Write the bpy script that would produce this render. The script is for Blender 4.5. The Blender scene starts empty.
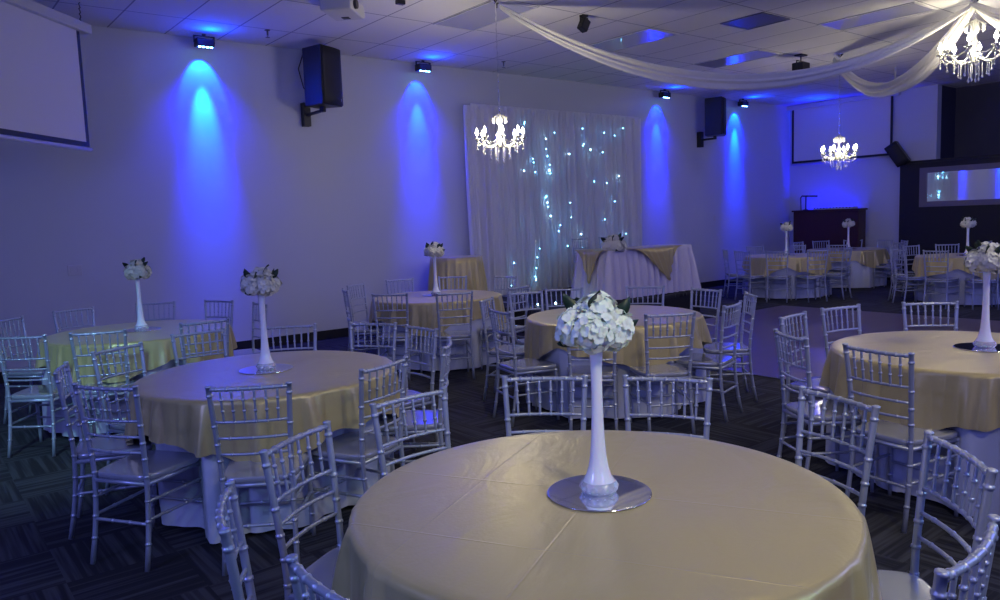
import bpy, math, random
from mathutils import Vector, Matrix
PI = math.pi
sc = bpy.context.scene
COL = sc.collection

# ------------------------------------------------------------------ camera
yaw, pitch, roll = math.radians(38.40), math.radians(5.998), math.radians(-2.07)
CAMH = 1.63
fw = Vector((math.sin(yaw)*math.cos(pitch), math.cos(yaw)*math.cos(pitch), -math.sin(pitch)))
r0 = Vector((math.cos(yaw), -math.sin(yaw), 0))
u0 = r0.cross(fw)
rt = math.cos(roll)*r0 + math.sin(roll)*u0
up = -math.sin(roll)*r0 + math.cos(roll)*u0
cam_d = bpy.data.cameras.new('camera')
cam = bpy.data.objects.new('camera', cam_d); COL.objects.link(cam)
cam_d.sensor_width = 36.0; cam_d.lens = 762.0/1000*36
cam_d.clip_start = 0.05; cam_d.clip_end = 200
M = Matrix((rt, up, -fw)).transposed().to_4x4(); M.translation = Vector((0, 0, CAMH))
cam.matrix_world = M
sc.camera = cam

# ------------------------------------------------------------------ world, exposure
w = bpy.data.worlds.new('world'); sc.world = w; w.use_nodes = True
bg = w.node_tree.nodes['Background']
bg.inputs[0].default_value = (0.10, 0.12, 0.80, 1); bg.inputs[1].default_value = 0.42
sc.view_settings.view_transform = 'Standard'; sc.view_settings.look = 'None'
sc.view_settings.gamma = 1; sc.view_settings.use_curve_mapping = False
sc.view_settings.exposure = -0.05

def lamp(name, kind, loc, col, power, radius=0.1, aim=None, angle=60, blend=0.5, sx=1, sy=1):
    d = bpy.data.lights.new(name, kind); d.color = col; d.energy = power
    if kind == 'SPOT':
        d.spot_size = math.radians(angle); d.spot_blend = blend; d.shadow_soft_size = radius
    elif kind == 'AREA':
        d.shape = 'RECTANGLE'; d.size = sx; d.size_y = sy
    else: d.shadow_soft_size = radius
    o = bpy.data.objects.new(name, d); COL.objects.link(o); o.location = loc
    if aim is not None:
        o.rotation_euler = (Vector(aim)-Vector(loc)).to_track_quat('-Z', 'Y').to_euler()
    return o
BLUE = (0.0, 0.035, 1.0)
WARM = (1.0, 0.88, 0.60)
DW = 10.15      # long wall
XF = 17.1       # far wall
ZC = 4.07       # ceiling
# unseen lights outside the frame: teal spots, added warm spots and blue fill
lamp('wash_light', 'SPOT', (4.6, -2.4, 3.0), (0.45, 0.85, 1.0), 120, 0.15, (2.2, 0.8, 0.7), 50, 1.0)
lamp('wash_light', 'SPOT', (-1.8, -0.6, 3.4), (0.45, 0.85, 1.0), 70, 0.15, (0.8, 2.2, 0.7), 45, 1.0)
lamp('wash_light', 'SPOT', (1.2, -1.2, 3.9), (1.0, 0.90, 0.52), 300, 0.25, (2.5, 1.9, 0.7), 52, 1.0)  # this warm spot and the next are added to brighten the gold tables
lamp('wash_light', 'SPOT', (5.2, -0.6, 3.9), (1.0, 0.90, 0.54), 190, 0.25, (4.9, 2.6, 0.7), 75, 1.0)
lamp('wash_light', 'SPOT', (-1.2, 3.0, 3.8), (0.42, 0.88, 1.0), 520, 0.2, (0.75, 6.5, 0.4), 36, 1.0)
for x, y, p in ((-3.0, 2.5, 240), (1.0, -3.0, 120), (7.5, -1.0, 200), (13.0, 0.5, 130)):
    lamp('blue_fill', 'POINT', (x, y, 2.7), (0.22, 0.26, 1.0), p, 0.5)  # bodiless fill points added to turn the ambience blue

# ------------------------------------------------------------------ materials
def mat(name, col, rough=0.5, metal=0.0, **kw):
    m = bpy.data.materials.new(name); m.use_nodes = True
    b = m.node_tree.nodes['Principled BSDF']
    b.inputs['Base Color'].default_value = (*col, 1); b.inputs['Roughness'].default_value = rough
    b.inputs['Metallic'].default_value = metal
    for k, v in kw.items():
        b.inputs[k.replace('_', ' ')].default_value = v
    return m
def nt(m):
    t = m.node_tree; return t, t.nodes, t.links, t.nodes['Principled BSDF']
def bump_noise(m, scale, strength, dist=0.01, stretch=(1, 1, 1), detail=4):
    t, n, l, b = nt(m)
    tc = n.new('ShaderNodeTexCoord'); mp = n.new('ShaderNodeMapping'); mp.inputs['Scale'].default_value = stretch
    tx = n.new('ShaderNodeTexNoise'); tx.inputs['Scale'].default_value = scale; tx.inputs['Detail'].default_value = detail
    bp = n.new('ShaderNodeBump'); bp.inputs['Strength'].default_value = strength; bp.inputs['Distance'].default_value = dist
    l.new(tc.outputs['Object'], mp.inputs[0]); l.new(mp.outputs[0], tx.inputs[0])
    l.new(tx.outputs[0], bp.inputs['Height']); l.new(bp.outputs[0], b.inputs['Normal'])
    return tx, bp
def emis(name, col, s):
    m = mat(name, (0.8, 0.8, 0.8)); b = m.node_tree.nodes['Principled BSDF']
    b.inputs['Emission Color'].default_value = (*col, 1); b.inputs['Emission Strength'].default_value = s
    return m

def mth(n, l, op, a, b=None, c=None):
    x = n.new('ShaderNodeMath'); x.operation = op
    for i, v in enumerate((a, b, c)):
        if v is None: continue
        if hasattr(v, 'links'): l.new(v, x.inputs[i])
        else: x.inputs[i].default_value = v
    return x.outputs[0]

M_wall = mat('wall_paint', (0.54, 0.56, 0.62), 0.55); bump_noise(M_wall, 60, 0.06, 0.003)
M_darkwall = mat('dark_wall_paint', (0.045, 0.045, 0.075), 0.7)
M_black = mat('black_paint', (0.006, 0.006, 0.010), 0.6)
M_base = mat('black_baseboard', (0.006, 0.006, 0.008), 0.5)
M_silver = mat('silver_paint', (0.46, 0.50, 0.60), 0.36, 0.55)
M_seat = mat('silver_seat', (0.36, 0.38, 0.44), 0.12, 0.3, Coat_Weight=0.4, Coat_Roughness=0.06)
M_white = mat('white_cloth', (0.56, 0.59, 0.70), 0.75, Sheen_Weight=0.3); bump_noise(M_white, 14, 0.25, 0.01, (1, 1, .3))
M_skirt = mat('white_skirt', (0.66, 0.62, 0.72), 0.75)
M_glassw = mat('milk_glass', (0.86, 0.88, 0.98), 0.12, 0, Coat_Weight=0.6, Subsurface_Weight=0.2)
M_glass = mat('clear_glass', (0.9, 0.93, 1.0), 0.05, 0, Transmission_Weight=0.7, IOR=1.45)
M_mirror = mat('mirror_glass', (0.85, 0.87, 0.92), 0.03, 1.0)
M_petal = mat('petal', (0.90, 0.97, 0.84), 0.6, Subsurface_Weight=0.15)
M_petal2 = mat('petal_ivory', (0.74, 0.74, 0.62), 0.6)
M_leaf = mat('leaf', (0.012, 0.035, 0.018), 0.45)
M_plastic = mat('black_plastic', (0.012, 0.012, 0.016), 0.4)
M_grille = mat('speaker_grille', (0.010, 0.010, 0.016), 0.6); bump_noise(M_grille, 250, 0.5, 0.002)
M_offwhite = mat('offwhite_plastic', (0.55, 0.55, 0.57), 0.4)
M_screen = mat('screen_fabric', (0.66, 0.65, 0.70), 0.7)
M_lens = emis('blue_led', (0.15, 0.45, 1.0), 25)
M_bulb = emis('warm_bulb', (1.0, 0.90, 0.68), 70)
M_crystal = mat('crystal', (0.92, 0.93, 0.86), 0.06, 0.35, Transmission_Weight=0.35, IOR=1.5)
M_chrome = mat('chrome', (0.75, 0.75, 0.78), 0.12, 1.0)
M_fairy = emis('fairy_led', (0.15, 0.60, 1.0), 40)
M_fairyw = emis('fairy_led_white', (0.40, 0.80, 1.0), 40)
M_wood = mat('mahogany', (0.045, 0.008, 0.010), 0.35); bump_noise(M_wood, 6, 0.1, 0.004, (1, 1, 12))
M_frame = mat('mirror_frame', (0.16, 0.14, 0.17), 0.5)
M_diff = mat('troffer_lens', (0.42, 0.42, 0.60), 0.12, 0, Coat_Weight=0.7)
M_vent = mat('vent_grille', (0.10, 0.10, 0.12), 0.35)

# satin overlay
def satin(name, col):
    m = mat(name, col, 0.36, 0.28, Sheen_Weight=0.15)
    t, n, l, b = nt(m)
    tc = n.new('ShaderNodeTexCoord')
    oi = n.new('ShaderNodeObjectInfo')
    ns = n.new('ShaderNodeTexNoise'); ns.inputs['Scale'].default_value = 2.2; ns.inputs['Detail'].default_value = 4; ns.inputs['Roughness'].default_value = 0.5; ns.inputs['Distortion'].default_value = 0.8
    mp = n.new('ShaderNodeMapping'); l.new(tc.outputs['Object'], mp.inputs[0]); l.new(oi.outputs['Random'], mp.inputs['Location'])
    mp.inputs['Scale'].default_value = (0.9, 1.7, 0.9); mp.inputs['Rotation'].default_value = (0, 0, 0.6)
    l.new(mp.outputs[0], ns.inputs[0])
    sp = n.new('ShaderNodeSeparateXYZ'); l.new(tc.outputs['Object'], sp.inputs[0])
    def crease(axis, c, wdt):
        d = mth(n, l, 'ABSOLUTE', mth(n, l, 'SUBTRACT', sp.outputs[axis], c))
        return mth(n, l, 'MAXIMUM', mth(n, l, 'SUBTRACT', 1.0, mth(n, l, 'DIVIDE', d, wdt)), 0.0)
    h = crease(0, 0.03, 0.006)
    for ax, c in ((1, 0.02), (0, -0.42), (1, 0.40)):
        h = mth(n, l, 'ADD', h, crease(ax, c, 0.005))
    hh = mth(n, l, 'ADD', mth(n, l, 'MULTIPLY', h, 0.12), mth(n, l, 'MULTIPLY', ns.outputs[0], 1.7))
    wv = n.new('ShaderNodeTexNoise'); wv.inputs['Scale'].default_value = 90; wv.inputs['Detail'].default_value = 1
    hh = mth(n, l, 'ADD', hh, mth(n, l, 'MULTIPLY', wv.outputs[0], 0.06)); l.new(tc.outputs['Object'], wv.inputs[0])
    bp = n.new('ShaderNodeBump'); bp.inputs['Strength'].default_value = 0.5; bp.inputs['Distance'].default_value = 0.012
    l.new(hh, bp.inputs['Height']); l.new(bp.outputs[0], b.inputs['Normal'])
    return m
M_gold = satin('gold_satin', (0.54, 0.45, 0.20))

# carpet tiles: striped planks turned a quarter from tile to tile
def carpet():
    m = mat('carpet', (0.03, 0.03, 0.05), 0.95); t, n, l, b = nt(m)
    tc = n.new('ShaderNodeTexCoord'); sp = n.new('ShaderNodeSeparateXYZ'); l.new(tc.outputs['Object'], sp.inputs[0])
    S = 0.50
    gx = mth(n, l, 'DIVIDE', sp.outputs[0], S); gy = mth(n, l, 'DIVIDE', sp.outputs[1], S)
    fx = mth(n, l, 'FLOOR', gx); fy = mth(n, l, 'FLOOR', gy)
    par = mth(n, l, 'FLOORED_MODULO', mth(n, l, 'ADD', fx, fy), 2.0)
    inv = mth(n, l, 'SUBTRACT', 1.0, par)
    a = mth(n, l, 'ADD', mth(n, l, 'MULTIPLY', sp.outputs[0], par), mth(n, l, 'MULTIPLY', sp.outputs[1], inv))
    c = mth(n, l, 'ADD', mth(n, l, 'MULTIPLY', sp.outputs[1], par), mth(n, l, 'MULTIPLY', sp.outputs[0], inv))
    cb = n.new('ShaderNodeCombineXYZ')
    l.new(mth(n, l, 'MULTIPLY', a, 34.0), cb.inputs[0]); l.new(mth(n, l, 'MULTIPLY', c, 1.2), cb.inputs[1])
    l.new(mth(n, l, 'ADD', mth(n, l, 'MULTIPLY', fx, 3.7), mth(n, l, 'MULTIPLY', fy, 9.1)), cb.inputs[2])
    ns = n.new('ShaderNodeTexNoise'); ns.inputs['Scale'].default_value = 1.0; ns.inputs['Detail'].default_value = 2; l.new(cb.outputs[0], ns.inputs[0])
    wn = n.new('ShaderNodeTexWhiteNoise'); wn.noise_dimensions = '2D'
    c2 = n.new('ShaderNodeCombineXYZ'); l.new(fx, c2.inputs[0]); l.new(fy, c2.inputs[1]); l.new(c2.outputs[0], wn.inputs['Vector'])
    v = mth(n, l, 'ADD', ns.outputs[0], mth(n, l, 'MULTIPLY', mth(n, l, 'SUBTRACT', wn.outputs[0], 0.5), 0.10))
    cr = n.new('ShaderNodeValToRGB'); cr.color_ramp.elements[0].position = 0.42; cr.color_ramp.elements[1].position = 0.62
    cr.color_ramp.elements[0].color = (0.004, 0.005, 0.011, 1); cr.color_ramp.elements[1].color = (0.038, 0.040, 0.052, 1)
    l.new(v, cr.inputs[0]); l.new(cr.outputs[0], b.inputs['Base Color'])
    bp = n.new('ShaderNodeBump'); bp.inputs['Strength'].default_value = 0.4; bp.inputs['Distance'].default_value = 0.004
    l.new(ns.outputs[0], bp.inputs['Height']); l.new(bp.outputs[0], b.inputs['Normal'])
    return m
M_carpet = carpet()
def dance():
    m = mat('dance_floor', (0.16, 0.12, 0.15), 0.36, 0, Coat_Weight=0.3); t, n, l, b = nt(m)
    tc = n.new('ShaderNodeTexCoord'); br = n.new('ShaderNodeTexBrick')
    br.inputs['Color1'].default_value = (0.12, 0.08, 0.10, 1); br.inputs['Color2'].default_value = (0.10, 0.065, 0.085, 1)
    br.inputs['Mortar'].default_value = (0.08, 0.06, 0.08, 1); br.inputs['Scale'].default_value = 1.0
    br.inputs['Brick Width'].default_value = 1.2; br.inputs['Row Height'].default_value = 0.13; br.inputs['Mortar Size'].default_value = 0.002
    l.new(tc.outputs['Object'], br.inputs[0]); l.new(br.outputs[0], b.inputs['Base Color'])
    return m
M_dance = dance()
def ceiling_mat():
    m = mat('ceiling_tile', (0.55, 0.54, 0.55), 0.8); t, n, l, b = nt(m)
    tc = n.new('ShaderNodeTexCoord'); sp = n.new('ShaderNodeSeparateXYZ'); l.new(tc.outputs['Object'], sp.inputs[0])
    def line(ax, off, per, wd):
        g = mth(n, l, 'DIVIDE', mth(n, l, 'SUBTRACT', sp.outputs[ax], off), per)
        d = mth(n, l, 'ABSOLUTE', mth(n, l, 'SUBTRACT', mth(n, l, 'FRACT', mth(n, l, 'ADD', g, 0.5)), 0.5))
        return mth(n, l, 'LESS_THAN', mth(n, l, 'MULTIPLY', d, per), wd)
    ln = mth(n, l, 'MAXIMUM', line(0, 2.25, 0.645, 0.009), line(1, 5.50, 1.27, 0.009))
    ns = n.new('ShaderNodeTexNoise'); ns.inputs['Scale'].default_value = 30; ns.inputs['Detail'].default_value = 5; l.new(tc.outputs['Object'], ns.inputs[0])
    mx = n.new('ShaderNodeMix'); mx.data_type = 'RGBA'
    l.new(ln, mx.inputs['Factor']); mx.inputs['A'].default_value = (0.72, 0.71, 0.72, 1); mx.inputs['B'].default_value = (0.26, 0.26, 0.32, 1)
    l.new(mx.outputs['Result'], b.inputs['Base Color'])
    bp = n.new('ShaderNodeBump'); bp.inputs['Strength'].default_value = 0.35; bp.inputs['Distance'].default_value = 0.006
    l.new(mth(n, l, 'SUBTRACT', mth(n, l, 'MULTIPLY', ns.outputs[0], 0.5), ln), bp.inputs['Height']); l.new(bp.outputs[0], b.inputs['Normal'])
    return m
M_ceil = ceiling_mat()
def curtain_mat():
    m = mat('sheer_curtain', (0.84, 0.84, 0.92), 0.7, 0, Transmission_Weight=0.0, Sheen_Weight=0.3); t, n, l, b = nt(m)
    b.inputs['Alpha'].default_value = 1.0
    tr = n.new('ShaderNodeBsdfTranslucent'); tr.inputs[0].default_value = (0.6, 0.66, 0.74, 1)
    mx = n.new('ShaderNodeMixShader'); mx.inputs[0].default_value = 0.22
    out = [x for x in n if x.type == 'OUTPUT_MATERIAL'][0]
    l.new(b.outputs[0], mx.inputs[1]); l.new(tr.outputs[0], mx.inputs[2]); l.new(mx.outputs[0], out.inputs[0])
    return m
M_curt = curtain_mat()
M_swag = curtain_mat(); M_swag.name = 'swag_fabric'
for nd in M_swag.node_tree.nodes:
    if nd.type == 'BSDF_PRINCIPLED': nd.inputs['Base Color'].default_value = (0.80, 0.79, 0.76, 1)
    if nd.type == 'BSDF_TRANSLUCENT': nd.inputs[0].default_value = (0.8, 0.78, 0.72, 1)

# ------------------------------------------------------------------ mesh builder
class MB:
    def __init__(s): s.v = []; s.f = []
    def box(s, a, b, R=None):
        (x0, y0, z0), (x1, y1, z1) = a, b; k = len(s.v)
        P = [Vector(p) for p in ((x0,y0,z0),(x1,y0,z0),(x1,y1,z0),(x0,y1,z0),(x0,y0,z1),(x1,y0,z1),(x1,y1,z1),(x0,y1,z1))]
        if R: P = [R @ p for p in P]
        s.v += [tuple(p) for p in P]
        s.f += [tuple(k+i for i in q) for q in ((0,3,2,1),(4,5,6,7),(0,1,5,4),(1,2,6,5),(2,3,7,6),(3,0,4,7))]
        return s
    def tube(s, path, rad, seg=10, sq=(1, 1)):
        P = [Vector(p) for p in path]; k = len(s.v); n = len(P)
        if not hasattr(rad, '__len__'): rad = [rad]*n
        t = (P[1]-P[0]).normalized()
        a = t.orthogonal().normalized()
        for i in range(n):
            if i == 0: t = P[1]-P[0]
            elif i == n-1: t = P[-1]-P[-2]
            else: t = P[i+1]-P[i-1]
            t.normalize(); a = (a-t*a.dot(t)).normalized(); b = t.cross(a)
            for j in range(seg):
                th = 2*PI*j/seg
                s.v.append(tuple(P[i]+(a*math.cos(th)*sq[0]+b*math.sin(th)*sq[1])*rad[i]))
        for i in range(n-1):
            for j in range(seg):
                j2 = (j+1) % seg
                s.f.append((k+i*seg+j, k+i*seg+j2, k+(i+1)*seg+j2, k+(i+1)*seg+j))
        s.f.append(tuple(k+j for j in reversed(range(seg)))); s.f.append(tuple(k+(n-1)*seg+j for j in range(seg)))
        return s
    def lathe(s, prof, seg=24, c=(0, 0, 0)):
        return s.tube([(c[0], c[1], c[2]+z) for r, z in prof], [max(r, 1e-4) for r, z in prof], seg) if 0 else s._lathe(prof, seg, c)
    def _lathe(s, prof, seg, c):
        k = len(s.v)
        for r, z in prof:
            for j in range(seg):
                th = 2*PI*j/seg; s.v.append((c[0]+r*math.cos(th), c[1]+r*math.sin(th), c[2]+z))
        n = len(prof)
        for i in range(n-1):
            for j in range(seg):
                j2 = (j+1) % seg; s.f.append((k+i*seg+j, k+i*seg+j2, k+(i+1)*seg+j2, k+(i+1)*seg+j))
        s.f.append(tuple(k+j for j in reversed(range(seg)))); s.f.append(tuple(k+(n-1)*seg+j for j in range(seg)))
        return s
    def grid(s, nu, nv, fn, close=False):
        k = len(s.v)
        for i in range(nu):
            for j in range(nv): s.v.append(tuple(fn(i, j)))
        for i in range(nu-1):
            for j in range(nv if close else nv-1):
                j2 = (j+1) % nv
                s.f.append((k+i*nv+j, k+i*nv+j2, k+(i+1)*nv+j2, k+(i+1)*nv+j))
        return s
    def build(s, name, m, parent=None, smooth=True, bevel=0, solid=0):
        me = bpy.data.meshes.new(name); me.from_pydata(s.v, [], s.f); me.update()
        if smooth:
            for p in me.polygons: p.use_smooth = len(p.vertices) == 4
        me.materials.append(m)
        o = bpy.data.objects.new(name, me); COL.objects.link(o)
        if parent is not None: o.parent = parent
        if bevel:
            b = o.modifiers.new('bevel', 'BEVEL'); b.width = bevel; b.segments = 2; b.limit_method = 'ANGLE'
        if solid:
            b = o.modifiers.new('solid', 'SOLIDIFY'); b.thickness = solid
        return o
def bx(a, b, R=None): return MB().box(a, b, R)
def tag(o, label, cat, group=None):
    o['label'] = label; o['category'] = cat
    if group: o['group'] = group
    return o
def struct(o): o['kind'] = 'structure'; return o
def thing(name, loc=(0, 0, 0), rz=0):
    o = bpy.data.objects.new(name, None); COL.objects.link(o); o.empty_display_size = 0.1
    o.location = loc; o.rotation_euler = (0, 0, rz); return o
def dup(root, loc=None, rz=None):
    r = root.copy(); COL.objects.link(r)
    if loc is not None: r.location = loc
    if rz is not None: r.rotation_euler = (0, 0, rz)
    for ch in root.children:
        c = ch.copy(); COL.objects.link(c); c.parent = r
        for g in ch.children:
            d = g.copy(); COL.objects.link(d); d.parent = c
    return r

# ------------------------------------------------------------------ room
struct(bx((-7, -6, -0.1), (19, DW+0.2, 0)).build('floor', M_carpet, smooth=False))
struct(bx((6.6, -5.5, 0.0), (11.75, 7.1, 0.012)).build('floor_dance', M_dance, smooth=False))
struct(bx((6.57, -5.5, 0.0), (6.60, 7.1, 0.014)).build('trim_1', M_vent, smooth=False))
struct(bx((-7, -6, ZC), (19, DW+0.2, ZC+0.1)).build('ceiling', M_ceil, smooth=False))
struct(bx((-7, DW, 0), (XF+0.2, DW+0.2, ZC)).build('wall_long', M_wall, smooth=False))
struct(bx((XF, 6.85, 0), (XF+0.2, DW, ZC)).build('wall_far', M_wall, smooth=False))
struct(bx((XF+0.9, -6, 0), (XF+1.1, 6.85, ZC)).build('wall_back_bar', M_darkwall, smooth=False))
struct(bx((XF+0.2, 6.85, 0), (XF+1.1, 7.05, ZC)).build('wall_return', M_darkwall, smooth=False))
struct(bx((-7.2, -6, 0), (-7, DW+0.2, ZC)).build('wall_left', M_wall, smooth=False))
struct(bx((-7, DW-0.015, 0), (6.9, DW, 0.13)).build('baseboard_long', M_base, smooth=False))
struct(bx((10.45, DW-0.015, 0), (XF, DW, 0.13)).build('baseboard_long_right', M_base, smooth=False))
struct(bx((XF-0.015, 7.6, 0), (XF, DW-0.02, 0.13)).build('baseboard_far', M_base, smooth=False))
# black bar front with a top ledge
struct(bx((XF-0.12, -6, 0), (XF+0.0, 7.52, 2.50)).build('wall_black_partition', M_black, smooth=False))
struct(bx((XF-0.16, -6, 2.50), (XF+0.03, 7.55, 2.55)).build('trim_2', M_black, smooth=False))

# mirror on black partition
t = tag(thing('wall_mirror', (XF-0.12, 5.3, 1.58)), 'long framed mirror on the black wall reflecting the curtain lights', 'mirror')
mb = MB(); y0, y1 = -1.8, 1.8
mb.box((-0.05, y0, 0), (0, y1, 0.11)).box((-0.05, y0, 0.70), (0, y1, 0.81)).box((-0.05, y0, 0.11), (0, y0+0.14, 0.70)).box((-0.05, y1-0.14, 0.11), (0, y1, 0.70))
mb.build('frame', M_frame, t, smooth=False)
bx((-0.025, y0+0.14, 0.11), (-0.01, y1-0.14, 0.70)).build('mirror_pane', M_mirror, t, smooth=False)

# stage
t = tag(thing('stage_platform', (8.68, 8.93, 0)), 'low black stage platform in front of the lit curtain', 'stage')
bx((-1.73, -1.18, 0.30), (1.72, 1.20, 0.35)).build('deck', M_carpet, t, smooth=False)
bx((-1.71, -1.16, 0), (1.70, 1.19, 0.30)).build('skirt_panel', M_black, t, smooth=False)

# ------------------------------------------------------------------ projection screens
def screen(name, label, P, d, W, z0, z1, up_gap, bar=0.12):
    """P right-hand end on plan, d unit direction of the width, seen from the side of the viewer"""
    ang = math.atan2(d[1], d[0]); t = tag(thing(name, (P[0], P[1], z0), ang), label, 'projection screen')
    H = z1-z0
    bx((-W+0.05, -0.004, 0.0), (-0.05, 0.004, H)).build('screen_fabric', M_screen, t, smooth=False)
    f = MB(); f.box((-W, -0.006, 0), (-W+0.05, 0.006, H)); f.box((-0.05, -0.006, 0), (0, 0.006, H)); f.box((-W, -0.006, 0), (0, 0.006, -0.05))
    f.build('black_border', M_plastic, t, smooth=False)
    MB().tube([(-W-0.02, 0, -0.075), (0.02, 0, -0.075)], 0.022, 10).build('bottom_bar', M_offwhite, t)
    bx((-W-0.14, -0.06, H), (0.14, 0.05, H+bar)).build('housing', M_offwhite, t, smooth=False, bevel=0.012)
    for x in (-W+0.05, 0.05) if up_gap > 0.03 else ():
        p = [(x, 0, H+bar+k*up_gap/12) for k in range(13)]
        p = [(a+0.014*math.sin(i*2.2), b, c) for i, (a, b, c) in enumerate(p)]
        MB().tube(p, 0.006, 6).build('hanger_hook', M_plastic, t)
    return t
screen('projection_screen', 'large white projection screen hanging at the upper left corner, cut by the picture edge', (1.74, 9.1), (0.68, 0.733), 3.2, 2.60, 3.74, 0.21, 0.10)
screen('projection_screen', 'white projection screen on the far wall behind the distant chandelier', (XF-0.09, 7.70), (0, -1), 2.34, 2.76, 3.96, 0.0, 0.10)

# ------------------------------------------------------------------ uplight fixtures and their beams
def led_fixture(x, label, power, col):
    t = tag(thing('led_par_light', (x, DW-0.22, ZC-0.10)), label, 'light fixture', 'blue wall wash lights under the ceiling')
    b = MB(); b.box((-0.11, -0.07, -0.06), (0.11, 0.07, 0.04)); b.build('housing', M_plastic, t, smooth=False, bevel=0.012)
    MB().box((-0.13, -0.012, -0.01), (-0.115, 0.012, 0.07)).box((0.115, -0.012, -0.01), (0.13, 0.012, 0.07)).box((-0.13, -0.012, 0.065), (0.13, 0.012, 0.078)).box((-0.02, -0.012, 0.075), (0.02, 0.012, 0.10)).build('yoke', M_plastic, t, smooth=False)
    for i in range(4):
        MB().lathe([(0.014, -0.072), (0.018, -0.066), (0.018, -0.060)], 10, (-0.072+0.048*i, -0.04, 0)).build('led_lens', M_lens, t)
    z = ZC-0.175; y = DW-0.22
    def dirn(deg): k = math.radians(deg); return (x, y+math.sin(k), z-math.cos(k))
    lamp('blue_beam', 'SPOT', (x, y, z), (0, col[1]*0.5, 1), power*2.0, 0.015, dirn(34), 64, 0.35)
    lamp('blue_beam', 'SPOT', (x, y, z), col, power*14, 0.02, dirn(14), 27, 1.0)
    lamp('blue_beam', 'SPOT', (x, y, z), (0, 0.005, 1), power*20, 0.02, dirn(11), 34, 1.0)
    lamp('blue_halo', 'SPOT', (x, y-0.05, z), (0.0, 0.0, 1.0), power*2.6, 0.05, dirn(4), 96, 1.0)
    lamp('blue_spill', 'SPOT', (x, y-0.25, z+0.05), BLUE, power*0.35, 0.1, (x, y-0.8, ZC+1.2), 160, 1.0)
    return t
UP = [(3.30, 'blue LED light fixture at the wall top, leftmost, beside the large screen', 110, (0, 0.08, 1)), (6.55, 'blue LED light fixture between the left black speaker and the lit curtain', 70, (0, 0.03, 1)),
      (12.2, 'blue LED light fixture just right of the lit curtain', 65, (0, 0.02, 1)), (14.85, 'blue LED light fixture beside the right black speaker', 75, (0, 0.07, 1))]
for x, lb, p, cc in UP: led_fixture(x, lb, p, cc)
# floor-standing wash behind the DJ booth and high wash behind the far screen
for yy, pp in ((9.35, 300), (8.75, 160)): lamp('blue_booth_wash', 'SPOT', (XF-0.10, yy, 1.15), (0.0, 0.0, 1.0), pp, 0.03, (XF-0.06, yy, 2.6), 100, 1.0)
for yy in (8.4, 9.4): lamp('blue_screen_wash', 'POINT', (XF-0.05, yy, 3.97), BLUE, 45, 0.02)
lamp('blue_screen_wash', 'SPOT', (XF-0.5, 9.1, 3.6), BLUE, 60, 0.1, (XF-0.9, 9.1, 4.4), 120, 1.0)

# ------------------------------------------------------------------ speakers
def speaker(loc, rz, label, wdt=0.42, hgt=0.76, dep=0.36, tilt=0, bracket=True):
    t = tag(thing('wall_speaker', loc, rz), label, 'speaker', 'black loudspeakers')
    t.rotation_euler = (tilt, 0, rz)
    def trap(z, e=0): # wedge cabinet, front toward -Y
        return [(-wdt/2-e, -dep/2, z), (wdt/2+e, -dep/2, z), (wdt/2*0.66, dep/2, z), (-wdt/2*0.66, dep/2, z)]
    m = MB(); m.v = trap(-hgt/2)+trap(hgt/2); m.f = [(0,3,2,1),(4,5,6,7),(0,1,5,4),(1,2,6,5),(2,3,7,6),(3,0,4,7)]
    m.build('cabinet', M_plastic, t, smooth=False, bevel=0.015)
    MB().grid(9, 7, lambda i, j: ((i/8-0.5)*(wdt-0.03), -dep/2-0.008-0.02*(1-(i/4-1)**2), (j/6-0.5)*(hgt-0.03))).build('grille', M_grille, t, solid=0.006)
    bx((wdt/2-0.09, -dep/2-0.022, -hgt/2+0.06), (wdt/2-0.055, -dep/2-0.008, -hgt/2+0.10)).build('badge', M_offwhite, t, smooth=False)
    if bracket:
        RB = Matrix.Rotation(-rz, 4, 'Z'); g = DW-loc[1]; b = MB(); b.tube([(0, 0, -hgt/2-0.05), tuple(RB @ Vector((0, g-0.05, -hgt/2-0.05)))], 0.022, 8).box((-0.05, g-0.10, -hgt/2-0.20), (0.05, g, -hgt/2+0.12), RB).box((-0.03, -0.03, -hgt/2-0.07), (0.03, 0.03, -hgt/2+0.01))
        b.build('wall_bracket', M_plastic, t, smooth=False)
    return t
speaker((4.68, DW-0.58, 3.60), 0.45, 'black wall speaker on a bracket left of the lit curtain, high on the long wall')
c = MB().tube([(4.72, DW-0.02, 4.05), (4.62, DW-0.03, 3.80), (4.68, DW-0.03, 3.55), (4.76, DW-0.04, 3.45), (4.70, DW-0.05, 3.32)], 0.008, 6).build('speaker_cable', M_plastic)
tag(c, 'thin black cable running down the wall beside the left speaker', 'cable')
speaker((13.55, DW-0.42, 3.58), 0.45, 'black wall speaker on a bracket between the two right-hand blue beams', 0.46)
t = speaker((XF-0.25, 7.50, 2.72), -1.2, 'black speaker tilted sideways on the upper corner of the black partition', 0.28, 0.50, 0.26, 0, False)
t.rotation_euler = (0.15, -0.55, -1.57)

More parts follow.
